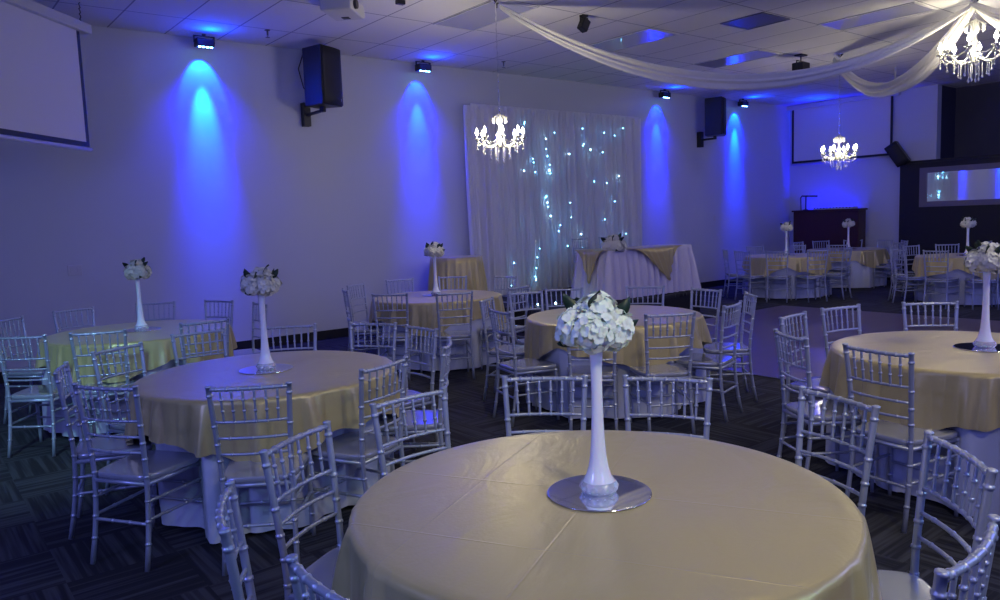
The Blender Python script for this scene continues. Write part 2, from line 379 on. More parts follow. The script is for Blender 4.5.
# ------------------------------------------------------------------ ceiling fixtures
def troffer(x0, y0, x1, y1, label):
    t = tag(thing('ceiling_light', ((x0+x1)/2, (y0+y1)/2, ZC)), label, 'ceiling light', 'recessed ceiling lights switched off')
    a, b = (x1-x0)/2, (y1-y0)/2; f = MB(); e = 0.02
    f.box((-a, -b, -0.012), (a, -b+e, 0)).box((-a, b-e, -0.012), (a, b, 0)).box((-a, -b+e, -0.012), (-a+e, b-e, 0)).box((a-e, -b+e, -0.012), (a, b-e, 0))
    f.build('frame', M_offwhite, t, smooth=False)
    bx((-a+e, -b+e, -0.007), (a-e, b-e, -0.002)).build('diffuser', M_diff, t, smooth=False)
troffer(5.49, 6.81, 6.12, 8.07, 'unlit ceiling light panel left of the nearest drape, beside the chandelier chain')
troffer(8.06, 6.81, 8.70, 8.07, 'unlit ceiling light panel just above the middle of the long drape')
troffer(10.60, 6.81, 11.24, 8.07, 'unlit ceiling light panel above the low point of the long drape')
troffer(9.92, 4.26, 10.55, 5.50, 'unlit ceiling light panel between the long drape and the bright chandelier')
t = tag(thing('ceiling_vent', (9.0, 5.84, ZC)), 'dark square air vent in the ceiling above the hanging spotlight', 'vent')
f = MB(); f.box((-0.31, -0.31, -0.014), (0.31, -0.28, 0)).box((-0.31, 0.28, -0.014), (0.31, 0.31, 0)).box((-0.31, -0.28, -0.014), (-0.28, 0.28, 0)).box((0.28, -0.28, -0.014), (0.31, 0.28, 0)); f.build('frame', M_vent, t, smooth=False)
bx((-0.28, -0.28, -0.010), (0.28, 0.28, -0.004)).build('grille', M_vent, t, smooth=False)

def spot_fixture(loc, rot, label, cat='spotlight', drop=0.10, s=1.0):
    t = tag(thing('ceiling_spotlight', loc), label, cat)
    MB().box((-0.07*s, -0.05*s, -0.02), (0.07*s, 0.05*s, 0)).tube([(0, 0, 0), (0, 0, -drop)], 0.010, 8).build('ceiling_mount', M_plastic, t, smooth=False)
    y = MB().tube([(-0.10*s, 0, -drop-0.12*s), (-0.10*s, 0, -drop), (0.10*s, 0, -drop), (0.10*s, 0, -drop-0.12*s)], 0.010, 6).build('yoke', M_plastic, t)
    R = Matrix.Translation((0, 0, -drop-0.13*s)) @ Matrix.Rotation(rot, 4, 'Y')
    m = bx((-0.09*s, -0.075*s, -0.13*s), (0.09*s, 0.075*s, 0.11*s), R); m.build('lamp_body', M_plastic, t, smooth=False, bevel=0.012)
    return t
spot_fixture((6.85, 6.80, ZC), 0.5, 'small black spotlight tilted on the ceiling above the curtain', s=0.62, drop=0.03)
spot_fixture((11.6, 6.70, ZC), 0.0, 'square black spotlight on a yoke hanging above the far long drape', s=1.25)
def sprinkler(x, y, label):
    t = tag(thing('fire_sprinkler', (x, y, ZC)), label, 'sprinkler', 'ceiling sprinklers')
    MB().lathe([(0.035, 0), (0.035, -0.006), (0.012, -0.01), (0.010, -0.06), (0.014, -0.065)], 12).build('nozzle', M_vent, t)
    MB().lathe([(0.004, -0.06), (0.004, -0.085), (0.028, -0.087), (0.028, -0.09)], 12).build('deflector', M_vent, t)
sprinkler(3.89, 9.35, 'small ceiling sprinkler between the first blue light and the left speaker')
sprinkler(7.69, 9.40, 'small ceiling sprinkler just right of the near chandelier chain')
sprinkler(12.2, 9.0, 'small ceiling sprinkler above the blue light right of the curtain')
# projector
t = tag(thing('ceiling_projector', (4.03, 7.62, ZC)), 'white projector mounted on the ceiling at the top edge above the left speaker', 'projector')
t.rotation_euler = (0, 0, 0.75)
bx((-0.24, -0.17, -0.19), (0.24, 0.17, -0.05)).build('body', M_offwhite, t, smooth=False, bevel=0.02)
MB().tube([(0, 0, 0), (0, 0, -0.10)], 0.03, 10).box((-0.1, -0.1, -0.012), (0.1, 0.1, 0)).build('ceiling_mount', M_offwhite, t, smooth=False)
MB().tube([(-0.11, -0.16, -0.12), (-0.11, -0.20, -0.12)], [0.05, 0.046], 16).build('lens', M_plastic, t)
bx((0.08, -0.03, -0.196), (0.16, 0.05, -0.188)).build('cable_port', M_plastic, t, smooth=False)
t = tag(thing('ceiling_sensor', (4.62, 7.40, ZC)), 'small dark box on the ceiling right of the projector', 'sensor')
bx((-0.05, -0.03, -0.05), (0.05, 0.03, 0)).build('body', M_plastic, t, smooth=False, bevel=0.008)
# white drop pole at far screen
o = MB().tube([(14.2, 6.4, ZC), (14.2, 6.4, 3.62)], 0.014, 8).build('ceiling_pole', M_offwhite); tag(o, 'thin white pole dropping from the ceiling behind the short drape', 'pole')
# wall plates
def plate(x, z, label, two):
    t = tag(thing('light_switch', (x, DW, z)), label, 'switch')
    wd = 0.075 if two else 0.04
    bx((-wd, -0.008, -0.06), (wd, 0, 0.06)).build('plate', M_offwhite, t, smooth=False, bevel=0.003)
    for k in ((-0.035, 0.035) if two else (0,)):
        bx((k-0.014, -0.013, -0.03), (k+0.014, -0.008, 0.03)).build('rocker', M_offwhite, t, smooth=False)
plate(1.67, 1.22, 'double light switch plate on the wall at the far left', True)
plate(14.1, 1.50, 'small wall plate on the wall right of the head table', False)

# ------------------------------------------------------------------ chandeliers
def make_chandelier(loc, label, R=0.29, chain=None, arms=8, s=1.0):
    t = tag(thing('crystal_chandelier', loc), label, 'chandelier', 'crystal chandeliers')
    if chain:
        p = [(0.003*math.sin(i*1.9), 0.003*math.cos(i*1.9), 0.30*s+i*(chain-0.30*s)/40) for i in range(41)]
        MB().tube(p, [0.008 if i % 2 else 0.004 for i in range(41)], 6).build('chain', M_chrome, t)
        MB().lathe([(0.05, chain), (0.05, chain-0.02), (0.015, chain-0.05), (0.008, chain-0.06)], 16).build('ceiling_rose', M_chrome, t)
    MB().lathe([(0.01, 0.31*s), (0.03*s, 0.29*s), (0.055*s, 0.28*s), (0.02*s, 0.25*s), (0.045*s, 0.21*s), (0.02*s, 0.17*s), (0.018*s, 0.12*s), (0.045*s, 0.07*s), (0.03*s, 0.03*s), (0.05*s, 0.0), (0.07*s, -0.05*s), (0.03*s, -0.09*s), (0.015*s, -0.11*s)], 14).build('glass_column', M_crystal, t)
    cr = MB()
    for k in range(10):
        a = 2*PI*k/10; cr.tube([(0.055*s*math.cos(a), 0.055*s*math.sin(a), 0.275*s), (0.085*s*math.cos(a), 0.085*s*math.sin(a), 0.25*s), (0.08*s*math.cos(a), 0.08*s*math.sin(a), 0.19*s)], [0.005, 0.012*s, 0.006], 5)
    cr.build('crown', M_crystal, t)
    for k in range(arms):
        a = 2*PI*k/arms+0.2; ca, sa = math.cos(a), math.sin(a)
        def P(r, z): return (r*ca, r*sa, z)
        am = MB().tube([P(0.03*s, -0.03*s), P(0.10*s, -0.085*s), P(0.17*s, -0.09*s), P(0.24*s, -0.04*s), P(R, 0.0)], 0.0065*s, 6).build('arm', M_crystal, t)
        MB().lathe([(0.010*s, -0.005), (0.036*s, 0.010*s), (0.040*s, 0.016*s), (0.010*s, 0.018*s), (0.009*s, 0.055*s), (0.008*s, 0.056*s)], 12, P(R, 0)).build('candle_cup', M_crystal, am)
        MB().lathe([(0.008*s, 0.056*s), (0.018*s, 0.072*s), (0.020*s, 0.085*s), (0.012*s, 0.108*s), (0.002*s, 0.135*s)], 10, P(R, 0)).build('bulb', M_bulb, am)
    def drop(r, a, z, L):
        m = MB(); x, y = r*math.cos(a), r*math.sin(a); n = max(2, int(L/0.025))
        pts, rr = [], []
        for i in range(n):
            zz = z-L*0.7*i/n; pts += [(x, y, zz), (x, y, zz-L*0.7/n*0.5)]; rr += [0.002, 0.006*s]
        pts += [(x, y, z-L*0.72), (x, y, z-L*0.88), (x, y, z-L)]; rr += [0.002, 0.011*s, 0.001]
        m.tube(pts, rr, 6).build('crystal_drop', M_crystal, t)
    for k in range(arms):
        a = 2*PI*k/arms+0.2
        drop(R, a, -0.01, 0.12*s); drop(R*0.78, a+0.2, -0.05*s, 0.12*s); drop(R*0.45, a+0.35, -0.09*s, 0.15*s)
    for k in range(4): drop(0.045*s, k*PI/2, -0.09*s, 0.20*s)
    # swags of beads between arms
    gb = MB()
    for k in range(arms):
        a0 = 2*PI*k/arms+0.2; a1 = a0+2*PI/arms
        pts = []
        for i in range(9):
            q = i/8; a = a0+(a1-a0)*q; pts.append((R*0.98*math.cos(a), R*0.98*math.sin(a), 0.0-0.055*s*4*q*(1-q)))
        gb.tube(pts, [0.004 if i % 2 else 0.010*s for i in range(9)], 6)
    gb.build('bead_garland', M_crystal, t)
    return t
def bulbs_glow(loc, p, r=0.10):
    lamp('chandelier_glow', 'POINT', (loc[0], loc[1], loc[2]+0.02), WARM, p, r)
c1 = (5.46, 6.78, 2.53); make_chandelier(c1, 'lit crystal chandelier on a long chain in front of the left part of the curtain', 0.26, ZC-c1[2], 8, 0.95); bulbs_glow(c1, 70)
c2 = (12.1, 6.32, 2.50); make_chandelier(c2, 'lit crystal chandelier hanging before the far projection screen', 0.26, ZC-c2[2], 8, 0.95); bulbs_glow(c2, 35)
c3 = (10.44, 3.78, 3.44); make_chandelier(c3, 'large bright crystal chandelier under the gathered drapes at upper right', 0.36, ZC-c3[2], 8, 1.25); bulbs_glow(c3, 80)
# chandelier copy added out of frame to warm the near tables
c4 = (3.6, 2.3, 3.45); make_chandelier(c4, 'added unseen chandelier copy warming the near tables', 0.30, ZC-c4[2], 8, 1.1); bulbs_glow(c4, 38)

# ------------------------------------------------------------------ ceiling drapes
def swag(name, label, A, B, sag, w0=0.05, wm=0.17, n=56, m_=56, seed=1):
    A, B = Vector(A), Vector(B); rnd = random.Random(seed)
    side = (B-A).cross(Vector((0, 0, 1))).normalized()
    ph = [rnd.uniform(0, 6) for _ in range(3)]
    def fn(i, j):
        q = i/(n-1); c = A.lerp(B, q); c.z -= sag*4*q*(1-q)
        wv = w0+(wm-w0)*math.sin(PI*min(max(q, 0), 1))**0.7
        a = 2*PI*j/m_
        rr = wv*(1+0.26*math.sin(3*a+ph[0]+2*q)+0.20*math.sin(7*a+ph[1]-3*q))
        return c + side*(math.cos(a)*rr*0.95) + Vector((0, 0, math.sin(a)*rr*0.62))
    o = MB().grid(n, m_, fn, True).build(name, M_swag)
    return tag(o, label, 'ceiling drape', 'white ceiling drapes')
HUB = (10.44, 3.80, 4.0)
swag('ceiling_drape', 'long white ceiling drape sagging from the near chandelier hook to the bright chandelier', (5.62, 6.90, 4.02), HUB, 0.86, 0.03, 0.13, seed=2)
swag('ceiling_drape', 'short white ceiling drape sagging from the bright chandelier to the distant one', (12.1, 6.4, 4.0), HUB, 0.72, 0.04, 0.13, seed=5)
swag('ceiling_drape', 'white ceiling drape leaving the bright chandelier beyond the right edge', (13.8, 1.2, 4.0), HUB, 0.80, 0.04, 0.15, seed=7)
swag('ceiling_drape', 'white ceiling drape leaving the bright chandelier toward the near right tables', (7.6, 0.0, 4.0), HUB, 0.75, 0.04, 0.14, seed=9)
t = tag(thing('drape_hook', (5.60, 6.93, ZC)), 'small dark ceiling hook at the top edge holding the near end of the drape', 'hook')
MB().lathe([(0.03, 0), (0.03, -0.01), (0.01, -0.015), (0.008, -0.06)], 10).build('hook_plate', M_plastic, t)

# ------------------------------------------------------------------ backdrop curtain with fairy lights
CX0, CX1, CZ0, CZ1 = 7.48, 11.50, 0.37, 3.47
t = tag(thing('backdrop_curtain', (CX0, DW, CZ0)), 'white pleated backdrop curtain on the long wall lit by fairy lights', 'curtain')
W = CX1-CX0; H = CZ1-CZ0
MB().tube([(-0.05, -0.10, H+0.0), (W+0.05, -0.10, H-0.02)], 0.012, 8).build('curtain_rod', M_chrome, t)
rnd = random.Random(4)
npan = 4
for k in range(npan):
    x0, x1 = W*k/npan, W*(k+1)/npan+0.02
    ph = [rnd.uniform(0, 6.28) for _ in range(4)]
    NU, NV = 90, 16
    def fn(i, j):
        q = i/(NU-1); z = H*j/(NV-1); x = x0+(x1-x0)*q
        dd = 0.040*math.sin(2*PI*8*q+ph[0]+0.5*math.sin(5*q))+0.032*math.sin(2*PI*15*q+ph[1]+0.4*z)+0.018*math.sin(2*PI*23*q+ph[2]+0.5*z)
        tp = j/(NV-1)
        x += 0.010*math.sin(2*PI*11*q+z*1.3+ph[3])
        return (x, -0.14+dd*(0.75+0.25*(1-tp)), z+(0.008*math.sin(2*PI*27*q) if j == NV-1 else 0))
    MB().grid(NU, NV, fn).build('curtain_panel', M_curt, t)
    rf = MB().grid(NU, 3, lambda i, j: (x0+(x1-x0)*i/(NU-1), -0.125-0.018*math.sin(i*1.9)-0.01*math.sin(i*0.8), H-0.05+0.045*j)).build('ruffle_heading', M_curt, t)
# loose panel hanging out at the left edge
o = MB().grid(26, 16, lambda i, j: (-0.10-0.02*i/25*(0)+(i/25-0.5)*0.22*(0.6+0.5*(1-j/15))+0.10*(1-j/15), -0.16+0.03*math.sin(i*0.9+j*0.2), H*1.0*j/15)).build('side_panel', M_curt, t)
# strings of lights behind the first folds
rnd = random.Random(12)
xs = [0.62, 0.98, 1.22, 1.52, 1.74, 2.02, 2.35, 2.62, 2.95, 3.25, 3.5]
dens = [5, 8, 11, 18, 11, 9, 8, 7, 13, 8, 4]
for k, (x, n) in enumerate(zip(xs, dens)):
    root = tag(thing('fairy_light_string', (CX0+x, DW-0.245, CZ0)), 'fairy light string hanging down the curtain, %s from the left' % ['first', 'second', 'third', 'fourth and brightest', 'fifth', 'sixth', 'seventh', 'eighth', 'ninth', 'tenth', 'eleventh'][k], 'string lights', 'cyan fairy light strings on the curtain')
    ptsx = [0.05*math.sin(i*0.7+k) for i in range(25)]
    MB().tube([(ptsx[i], 0, H-0.06-(H-0.12)*i/24) for i in range(25)], 0.0018, 4).build('wire', M_offwhite, root)
    for q in range(n):
        u = rnd.random() ; z = H*(0.04+0.9*u); i = (H-0.06-z)/(H-0.12)*24; i0 = max(0, min(23, int(i)))
        bxp = ptsx[i0]; br = rnd.random() < (0.5 if k in (3, 8) else 0.22)
        rr = 0.009 if br else 0.007; yo = -0.01 if rnd.random() < 0.45 else 0.20
        MB().lathe([(0.001, -rr), (rr*0.8, -rr*0.6), (rr, 0), (rr*0.8, rr*0.6), (0.001, rr)], 8, (bxp+rnd.uniform(-.03, .03), yo, z)).build('bulb', M_fairyw if br else M_fairy, root)
for x, y in ((7.93, 8.55), (9.0, 8.75), (8.8, 8.72), (8.05, 8.9)):
    lamp_o = None
root = tag(thing('fairy_light_string', (8.2, 8.30, 0.352)), 'end of a fairy light string lying on the dark stage floor', 'string lights', 'loose fairy lights on the stage')
MB().tube([(-0.9, 0.1, 0.004), (-0.3, -0.02, 0.004), (0.2, 0.08, 0.004), (0.9, -0.05, 0.004)], 0.002, 4).build('wire', M_offwhite, root)
for x, y in ((-0.85, 0.09), (-0.55, 0.02), (-0.1, 0.02), (0.1, 0.06), (0.45, 0.02), (0.7, 0.0)):
    MB().lathe([(0.001, -0.014), (0.011, -0.009), (0.014, 0), (0.011, 0.009), (0.001, 0.014)], 8, (x, y, 0.018)).build('bulb', M_fairyw, root)

# ------------------------------------------------------------------ chairs
def smooth_pts(pts, n):
    """Catmull-Rom"""
    P = [Vector(p) for p in pts]; P = [2*P[0]-P[1]]+P+[2*P[-1]-P[-2]]; out = []
    m = len(P)-3
    for i in range(n+1):
        t = i/n*m; k = min(int(t), m-1); t -= k
        a, b, c, d = P[k:k+4]
        out.append(0.5*((2*b)+(-a+c)*t+(2*a-5*b+4*c-d)*t*t+(-a+3*b-3*c+d)*t**3))
    return out
def ringed(pts, base, ring_at, ring=1.28, hw=0.004, taper=None):
    """points along a smooth line with extra points around each ring; returns path, radii"""
    P = [Vector(p) for p in pts]; L = [0]
    for a, b in zip(P, P[1:]): L.append(L[-1]+(b-a).length)
    T = L[-1]
    ss = [T*i/8 for i in range(9)]; rr = {}
    for c in ring_at:
        s0 = c*T
        for dlt, f in ((-hw-0.007, 1), (-hw-0.0012, 1), (-hw, ring), (hw, ring), (hw+0.0012, 1), (hw+0.007, 1)):
            s = min(max(s0+dlt, 0), T); ss.append(s); rr[s] = f
    ss = sorted(set(ss)); out = []; rad = []
    for s in ss:
        k = 0
        while k < len(L)-2 and L[k+1] < s: k += 1
        q = (s-L[k])/max(L[k+1]-L[k], 1e-9); out.append(P[k].lerp(P[k+1], q))
        b = base if taper is None else base*(1+(taper-1)*(s/T))
        rad.append(b*rr.get(s, 1))
    return out, rad
def make_chair():
    t = thing('chiavari_chair')
    # seat: rounded trapezoid slab
    n = 40; m = MB(); k = []
    def outline(f):
        pts = []
        for i in range(n):
            a = 2*PI*i/n; ca, sa = math.cos(a), math.sin(a); e = 0.35
            x = math.copysign(abs(ca)**e, ca); y = math.copysign(abs(sa)**e, sa)
            wx = 0.172+0.038*(y+1)/2
            pts.append((x*(wx-f), y*(0.195-f)-0.015))
        return pts
    for f, z in ((0.03, 0.424), (0.004, 0.428), (0.0, 0.436), (0.0, 0.447), (0.002, 0.4545), (0.007, 0.4580), (0.012, 0.4583), (0.06, 0.4583)):
        for x, y in outline(f): m.v.append((x, y, z))
    for i in range(7):
        for j in range(n):
            j2 = (j+1) % n; m.f.append((i*n+j, i*n+j2, (i+1)*n+j2, (i+1)*n+j))
    m.f.append(tuple(reversed(range(n)))); m.f.append(tuple(7*n+j for j in range(n)))
    m.build('seat', M_seat, t)
    def post(s):   # rear leg running up into the back
        return smooth_pts([(s*0.170, -0.250, 0.0), (s*0.165, -0.215, 0.20), (s*0.162, -0.197, 0.44), (s*0.170, -0.212, 0.65), (s*0.184, -0.240, 0.905)], 24)
    for s in (-1, 1):
        p, r = ringed(post(s), 0.0125, (0.14, 0.26, 0.37, 0.50, 0.60, 0.69, 0.79, 0.955), 1.22)
        p.append(p[-1]+Vector((0, -0.001, 0.002))); r.append(r[-1]*1.18)
        p.append(p[-1]+Vector((0, -0.001, 0.006))); r.append(r[-1])
        p.append(p[-1]+Vector((0, 0, 0.003))); r.append(0.008)
        MB().tube(p, r, 10).build('leg', M_silver, t)
        q, r = ringed([(s*0.185, 0.150, 0.425), (s*0.188, 0.160, 0.0)], 0.0145, (0.03, 0.22, 0.45, 0.72), 1.2, taper=0.72)
        MB().tube(q, r, 10).build('leg', M_silver, t)
    def at(z, s):
        P = post(s)
        for a, b in zip(P, P[1:]):
            if a.z <= z <= b.z: return a.lerp(b, (z-a.z)/(b.z-a.z))
        return P[-1]
    def rail(z, bow=0.022):
        a, b = at(z, -1), at(z, 1); c = (a+b)/2+Vector((0, -bow, 0))
        return smooth_pts([a, a.lerp(b, 0.25)+Vector((0, -bow*0.75, 0)), c, a.lerp(b, 0.75)+Vector((0, -bow*0.75, 0)), b], 14)
    for i, z in enumerate((0.896, 0.735, 0.655, 0.575)):
        rg = (0.1, 0.24, 0.38, 0.52, 0.66, 0.80, 0.92) if i == 0 else ((0.2, 0.5, 0.8) if i > 1 else (0.14, 0.29, 0.43, 0.57, 0.71, 0.86))
        p, r = ringed(rail(z), 0.0100 if i == 0 else 0.0072, rg, 1.25, 0.003)
        MB().tube(p, r, 8).build('top_rail' if i == 0 else 'back_rail', M_silver, t)
    A, B = rail(0.896), rail(0.735)
    for k in range(6):
        q = (k+1)/7*14; i = int(q); f = q-i
        a = A[i].lerp(A[min(i+1, 14)], f); b = B[i].lerp(B[min(i+1, 14)], f)
        p, r = ringed([a, b], 0.0062, (0.33, 0.66), 1.45, 0.004)
        MB().tube(p, r, 6).build('spindle', M_silver, t)
    F = lambda s, z: Vector((s*(0.185+0.003*(0.425-z)/0.425), 0.150+0.010*(0.425-z)/0.425, z))
    for a, b in ((F(-1, .30), F(1, .30)), (F(-1, .20), F(1, .20)), (at(.22, -1), at(.22, 1)), (F(-1, .33), at(.33, -1)), (F(1, .33), at(.33, 1)), (F(-1, .24), at(.24, -1)), (F(1, .24), at(.24, 1))):
        p, r = ringed([a, b], 0.0085, (0.33, 0.66), 1.25, 0.005)
        MB().tube(p, r, 8).build('stretcher', M_silver, t)
    m = MB()
    for a, b in ((F(-1, .415), F(1, .415)), (at(.415, -1), at(.415, 1)), (F(-1, .415), at(.415, -1)), (F(1, .415), at(.415, 1))):
        m.tube([a, b], 0.012, 8)
    m.build('seat_frame', M_silver, t)
    return t
proto = make_chair(); used = False
BACK = 0.240
# table centres
TB = {'F': (1.638, 1.618), 'L2': (1.713, 4.437), 'L1': (1.65, 7.253), 'B': (4.886, 4.577), 'R': (4.94, 1.77), 'BL': (4.95, 7.44), 'T1': (13.2, 7.9), 'T2': (15.55, 7.95), 'T3': (13.9, 5.05), 'T4': (16.0, 4.3)}
TD = {'F': 'the foreground table', 'L2': 'the second left table', 'L1': 'the far left table', 'B': 'the table behind the centre vase',
      'R': 'the right edge table', 'BL': 'the table before the round stand', 'T1': 'the first distant table', 'T2': 'the farthest table by the booth', 'T3': 'the distant table before the mirror', 'T4': 'the hidden table by the black wall'}
TG = {'F': 'the large foreground gold table', 'L2': 'the gold table left of the foreground one', 'L1': 'the far left gold table', 'B': 'the gold table behind the centre vase',
      'R': 'the gold table at the right edge', 'BL': 'the gold table before the round stand', 'T1': 'the distant gold table nearest the long wall', 'T2': 'the farthest gold table before the booth', 'T3': 'the distant gold table before the mirror', 'T4': 'the half hidden table by the black wall'}
# chairs: table, x, y of the top of the back, measured direction (None: faces the table centre), where it is
CH = [
('F', 2.28, 2.57, 45, 'far side, left of the vase'), ('F', 2.63, 2.15, 31, 'far side, right of the vase'),
('F', 1.04, 2.47, 121, 'near left, slanted back fully seen'), ('F', 0.63, 1.98, -21, 'left side, seen edge-on'),
('F', 0.64, 1.37, 5, 'bottom left, only top rail showing'), ('F', 1.64, 2.70, 95, 'far left rim, overlapping the second table'),
('F', 2.78, 1.45, -18, 'far right, just past the rim'), ('F', 2.39, 0.88, -44, 'right side, seat at bottom edge'),
('F', 1.735, 0.61, 95, 'bottom right corner, back only'),
('L2', 0.67, 4.74, None, 'left end, nearly edge-on'), ('L2', 0.74, 4.01, 33, 'near left, whole seat and legs seen'),
('L2', 1.24, 3.47, 57, 'near side, back squarely in the middle'), ('L2', 1.95, 3.45, 112, 'near right, against the cloth'),
('L2', 2.55, 3.75, None, 'right side, edge-on by the aisle'), ('L2', 2.82, 4.45, None, 'right side, behind the edge-on aisle chair'),
('L2', 2.72, 4.95, 33, 'far right, facing the camera'), ('L2', 2.25, 5.35, 59, 'far side, just behind its vase'),
('L2', 1.67, 5.60, None, 'far side, left of its vase'), ('L2', 1.07, 5.29, 120, 'far left, turned toward the left'),
('L1', 0.68, 6.54, 50, 'near left, pale green-lit'), ('L1', 1.15, 6.30, 69, 'near side, brightly lit middle'),
('L1', 1.91, 6.23, 89, 'near right side'), ('L1', 1.34, 8.42, None, 'far side, left of its vase'),
('L1', 2.08, 8.35, 61, 'far side, just right of its vase'), ('L1', 2.59, 7.93, 27, 'far right, under the first beam'),
('L1', 2.74, 7.20, None, 'right end, edge-on'), ('L1', 0.76, 8.03, None, 'far left, cut by the picture edge'),
('BL', 3.96, 7.80, None, 'left end, edge-on at the wall'), ('BL', 4.40, 8.38, None, 'far left, by the bare wall'),
('BL', 3.99, 6.87, 42, 'near left, seen from behind'), ('BL', 4.45, 6.36, 65, 'near middle, squarely from behind'),
('BL', 5.12, 8.54, 82, 'far side, left of its vase'), ('BL', 5.76, 8.26, 45, 'far side, before the stand'),
('BL', 6.12, 7.60, None, 'right end, before the curtain'), ('BL', 5.24, 6.28, None, 'near right side'),
('B', 4.22, 5.52, None, 'far left, edge-on'), ('B', 3.76, 4.75, -13, 'left end, pale seat seen'),
('B', 4.86, 5.72, 79, 'far left, facing the camera'), ('B', 5.32, 5.66, 52, 'far side, left of the foreground flowers'),
('B', 5.92, 5.10, 36, 'far side, below the head table'), ('B', 6.00, 4.42, None, 'right end, below the stage edge'),
('B', 5.13, 3.53, 105, 'near right, seat facing left'), ('B', 5.80, 3.81, -44, 'right side, edge-on by dance floor'),
('B', 4.39, 3.55, 59, 'near side, right of the foreground vase'), ('B', 3.96, 3.93, 45, 'near left, crossed by the foreground vase'),
('R', 4.04, 2.39, -33, 'left end, slanted'), ('R', 4.80, 2.82, 96, 'far left, behind the left end chair'),
('R', 5.39, 2.79, 76, 'far side, first left of the vase'), ('R', 5.97, 2.41, 43, 'far side, squarely beside the vase'),
('R', 3.87, 1.81, -10, 'near left, large slanted back'), ('R', 4.20, 0.93, None, 'near right, cut by picture edge'),
]
import math as _m
def ringp(t, deg, lab, r=1.13): c = TB[t]; return (t, c[0]+r*_m.cos(_m.radians(deg)), c[1]+r*_m.sin(_m.radians(deg)), None, lab)
CH += [ringp('T1', d, l) for d, l in ((136, 'left end, seen edge-on'), (169, 'near side, first from the left'), (203, 'near side, second from the left'), (238, 'near side, third from the left'), (276, 'right end, seen edge-on'), (63, 'far left side, pale against the wall'), (22, 'far side, right of its vase'))]
CH += [ringp('T2', d, l) for d, l in ((199, 'near side, back to the neighbouring table'), (86, 'far left side before the booth'), (54, 'far side before the booth, left of its vase'), (20, 'far side, right of its vase'), (345, 'far right side near the mirror'), (311, 'right end beside the black wall edge'), (265, 'right side facing the booth'))]
CH += [ringp('T3', d, l) for d, l in ((142, 'left end, seen slanted from behind'), (178, 'near side, squarely from behind'), (213, 'near side, behind the right edge flowers'), (70, 'far left side'), (36, 'far side, left of its vase'), (2, 'far side, right of its vase'), (246, 'near right side at the picture edge'), (107, 'far left edge'))]
CH += [ringp('T4', d, l) for d, l in ((150, 'left end'), (95, 'far left side'))]
chairs_at = {k: [] for k in TB}
for tk, x, y, deg, where in CH:
    cx, cy = TB[tk]; v = Vector((cx-x, cy-y)); d = v.length; c = v/d
    if deg is None: f = c.copy()
    else:
        f = Vector((math.cos(math.radians(deg)), math.sin(math.radians(deg))))
        if f.dot(c) < 0: f = -f
    bp = Vector((cx, cy))-c*max(d, 1.0)
    o = bp+f*BACK
    loc = (o.x, o.y, 0.012 if 6.65 < o.x < 11.7 and o.y < 7.0 else 0); rz = math.atan2(f.y, f.x)-PI/2
    if not used: cr = proto; cr.location = loc; cr.rotation_euler = (0, 0, rz); used = True
    else: cr = dup(proto, loc, rz)
    tag(cr, 'silver chair at %s, %s' % (TD[tk].replace('first distant table', 'near distant table').replace('farthest table by the booth', 'farthest table').replace('distant table before the mirror', 'table before the mirror').replace('hidden table by the black wall', 'last table'), where), 'chair', 'silver chairs around %s' % TD[tk])
    chairs_at[tk].append((o.x-cx, o.y-cy, f.x, f.y))
for x, y, lb in ((9.38, 9.3, 'left one of the two behind the head table'), (10.1, 9.35, 'right one of the two behind the head table')):
    tag(dup(proto, (x, y, 0.35), PI), 'silver spindle-back chair on the stage, '+lb, 'chair', 'silver chairs on the stage')

# ------------------------------------------------------------------ tables, cloths, vases, flowers
RT = 0.733
def make_table():
    t = thing('round_table')
    MB().lathe([(0.70, 0.735), (RT, 0.738), (RT, 0.758), (0.72, 0.760)], 48).build('tabletop', M_offwhite, t)
    for k in range(4):
        a = PI/4+k*PI/2
        MB().tube([(0.42*math.cos(a), 0.42*math.sin(a), 0.738), (0.50*math.cos(a), 0.50*math.sin(a), 0.0)], 0.016, 8).build('leg', M_vent, t)
    return t
tproto = make_table(); tused = False
def push(chs, r, a):
    """radius to which the chairs' seats push the cloth in, in direction a"""
    for (ox, oy, fx, fy) in chs:
        for _ in range(40):
            px, py = r*math.cos(a)-ox, r*math.sin(a)-oy
            ly = px*fx+py*fy; lx = px*fy-py*fx
            if abs(lx) < 0.24 and ly < 0.200 and r > 0.45: r -= 0.01
            else: break
    return r
def cloth_white(key, seed):
    rnd = random.Random(seed); ph = [rnd.uniform(0, 6.28) for _ in range(5)]; n1, n2 = rnd.choice((12, 13, 14)), rnd.choice((21, 23, 26))
    N = 300; radial = [0.0, 0.3, 0.6, 0.70, 0.728, 0.738]; drops = [0.004, 0.02, 0.06, 0.12, 0.2, 0.28, 0.34, 0.40, 0.46, 0.52, 0.58, 0.64, 0.70, 0.742]
    chs = chairs_at[key]
    dent = [sum(push(chs, 0.80, 2*PI*(j+k)/N) for k in range(-5, 6))/11 for j in range(N)]
    def fn(i, j):
        a = 2*PI*j/N
        if i < len(radial): r = radial[i]; return (r*math.cos(a), r*math.sin(a), 0.7645)
        d = drops[i-len(radial)]; g = max(0.0, min(1, (d-0.22)/0.30))
        fold = (0.030*math.sin(n1*a+ph[0]+0.7*math.sin(3*a))+0.014*math.sin(n2*a+ph[1])+0.008*math.sin(5*a+ph[2]))*g
        r = 0.739+0.004*g+0.03*d+fold
        z = 0.7645-d
        r = min(r, dent[j]+fold*0.4) if z < 0.50 else (r if z > 0.62 else r+(min(r, dent[j])-r)*(0.62-z)/0.12)
        return (r*math.cos(a), r*math.sin(a), z)
    return MB().grid(len(radial)+len(drops), N, fn, True)
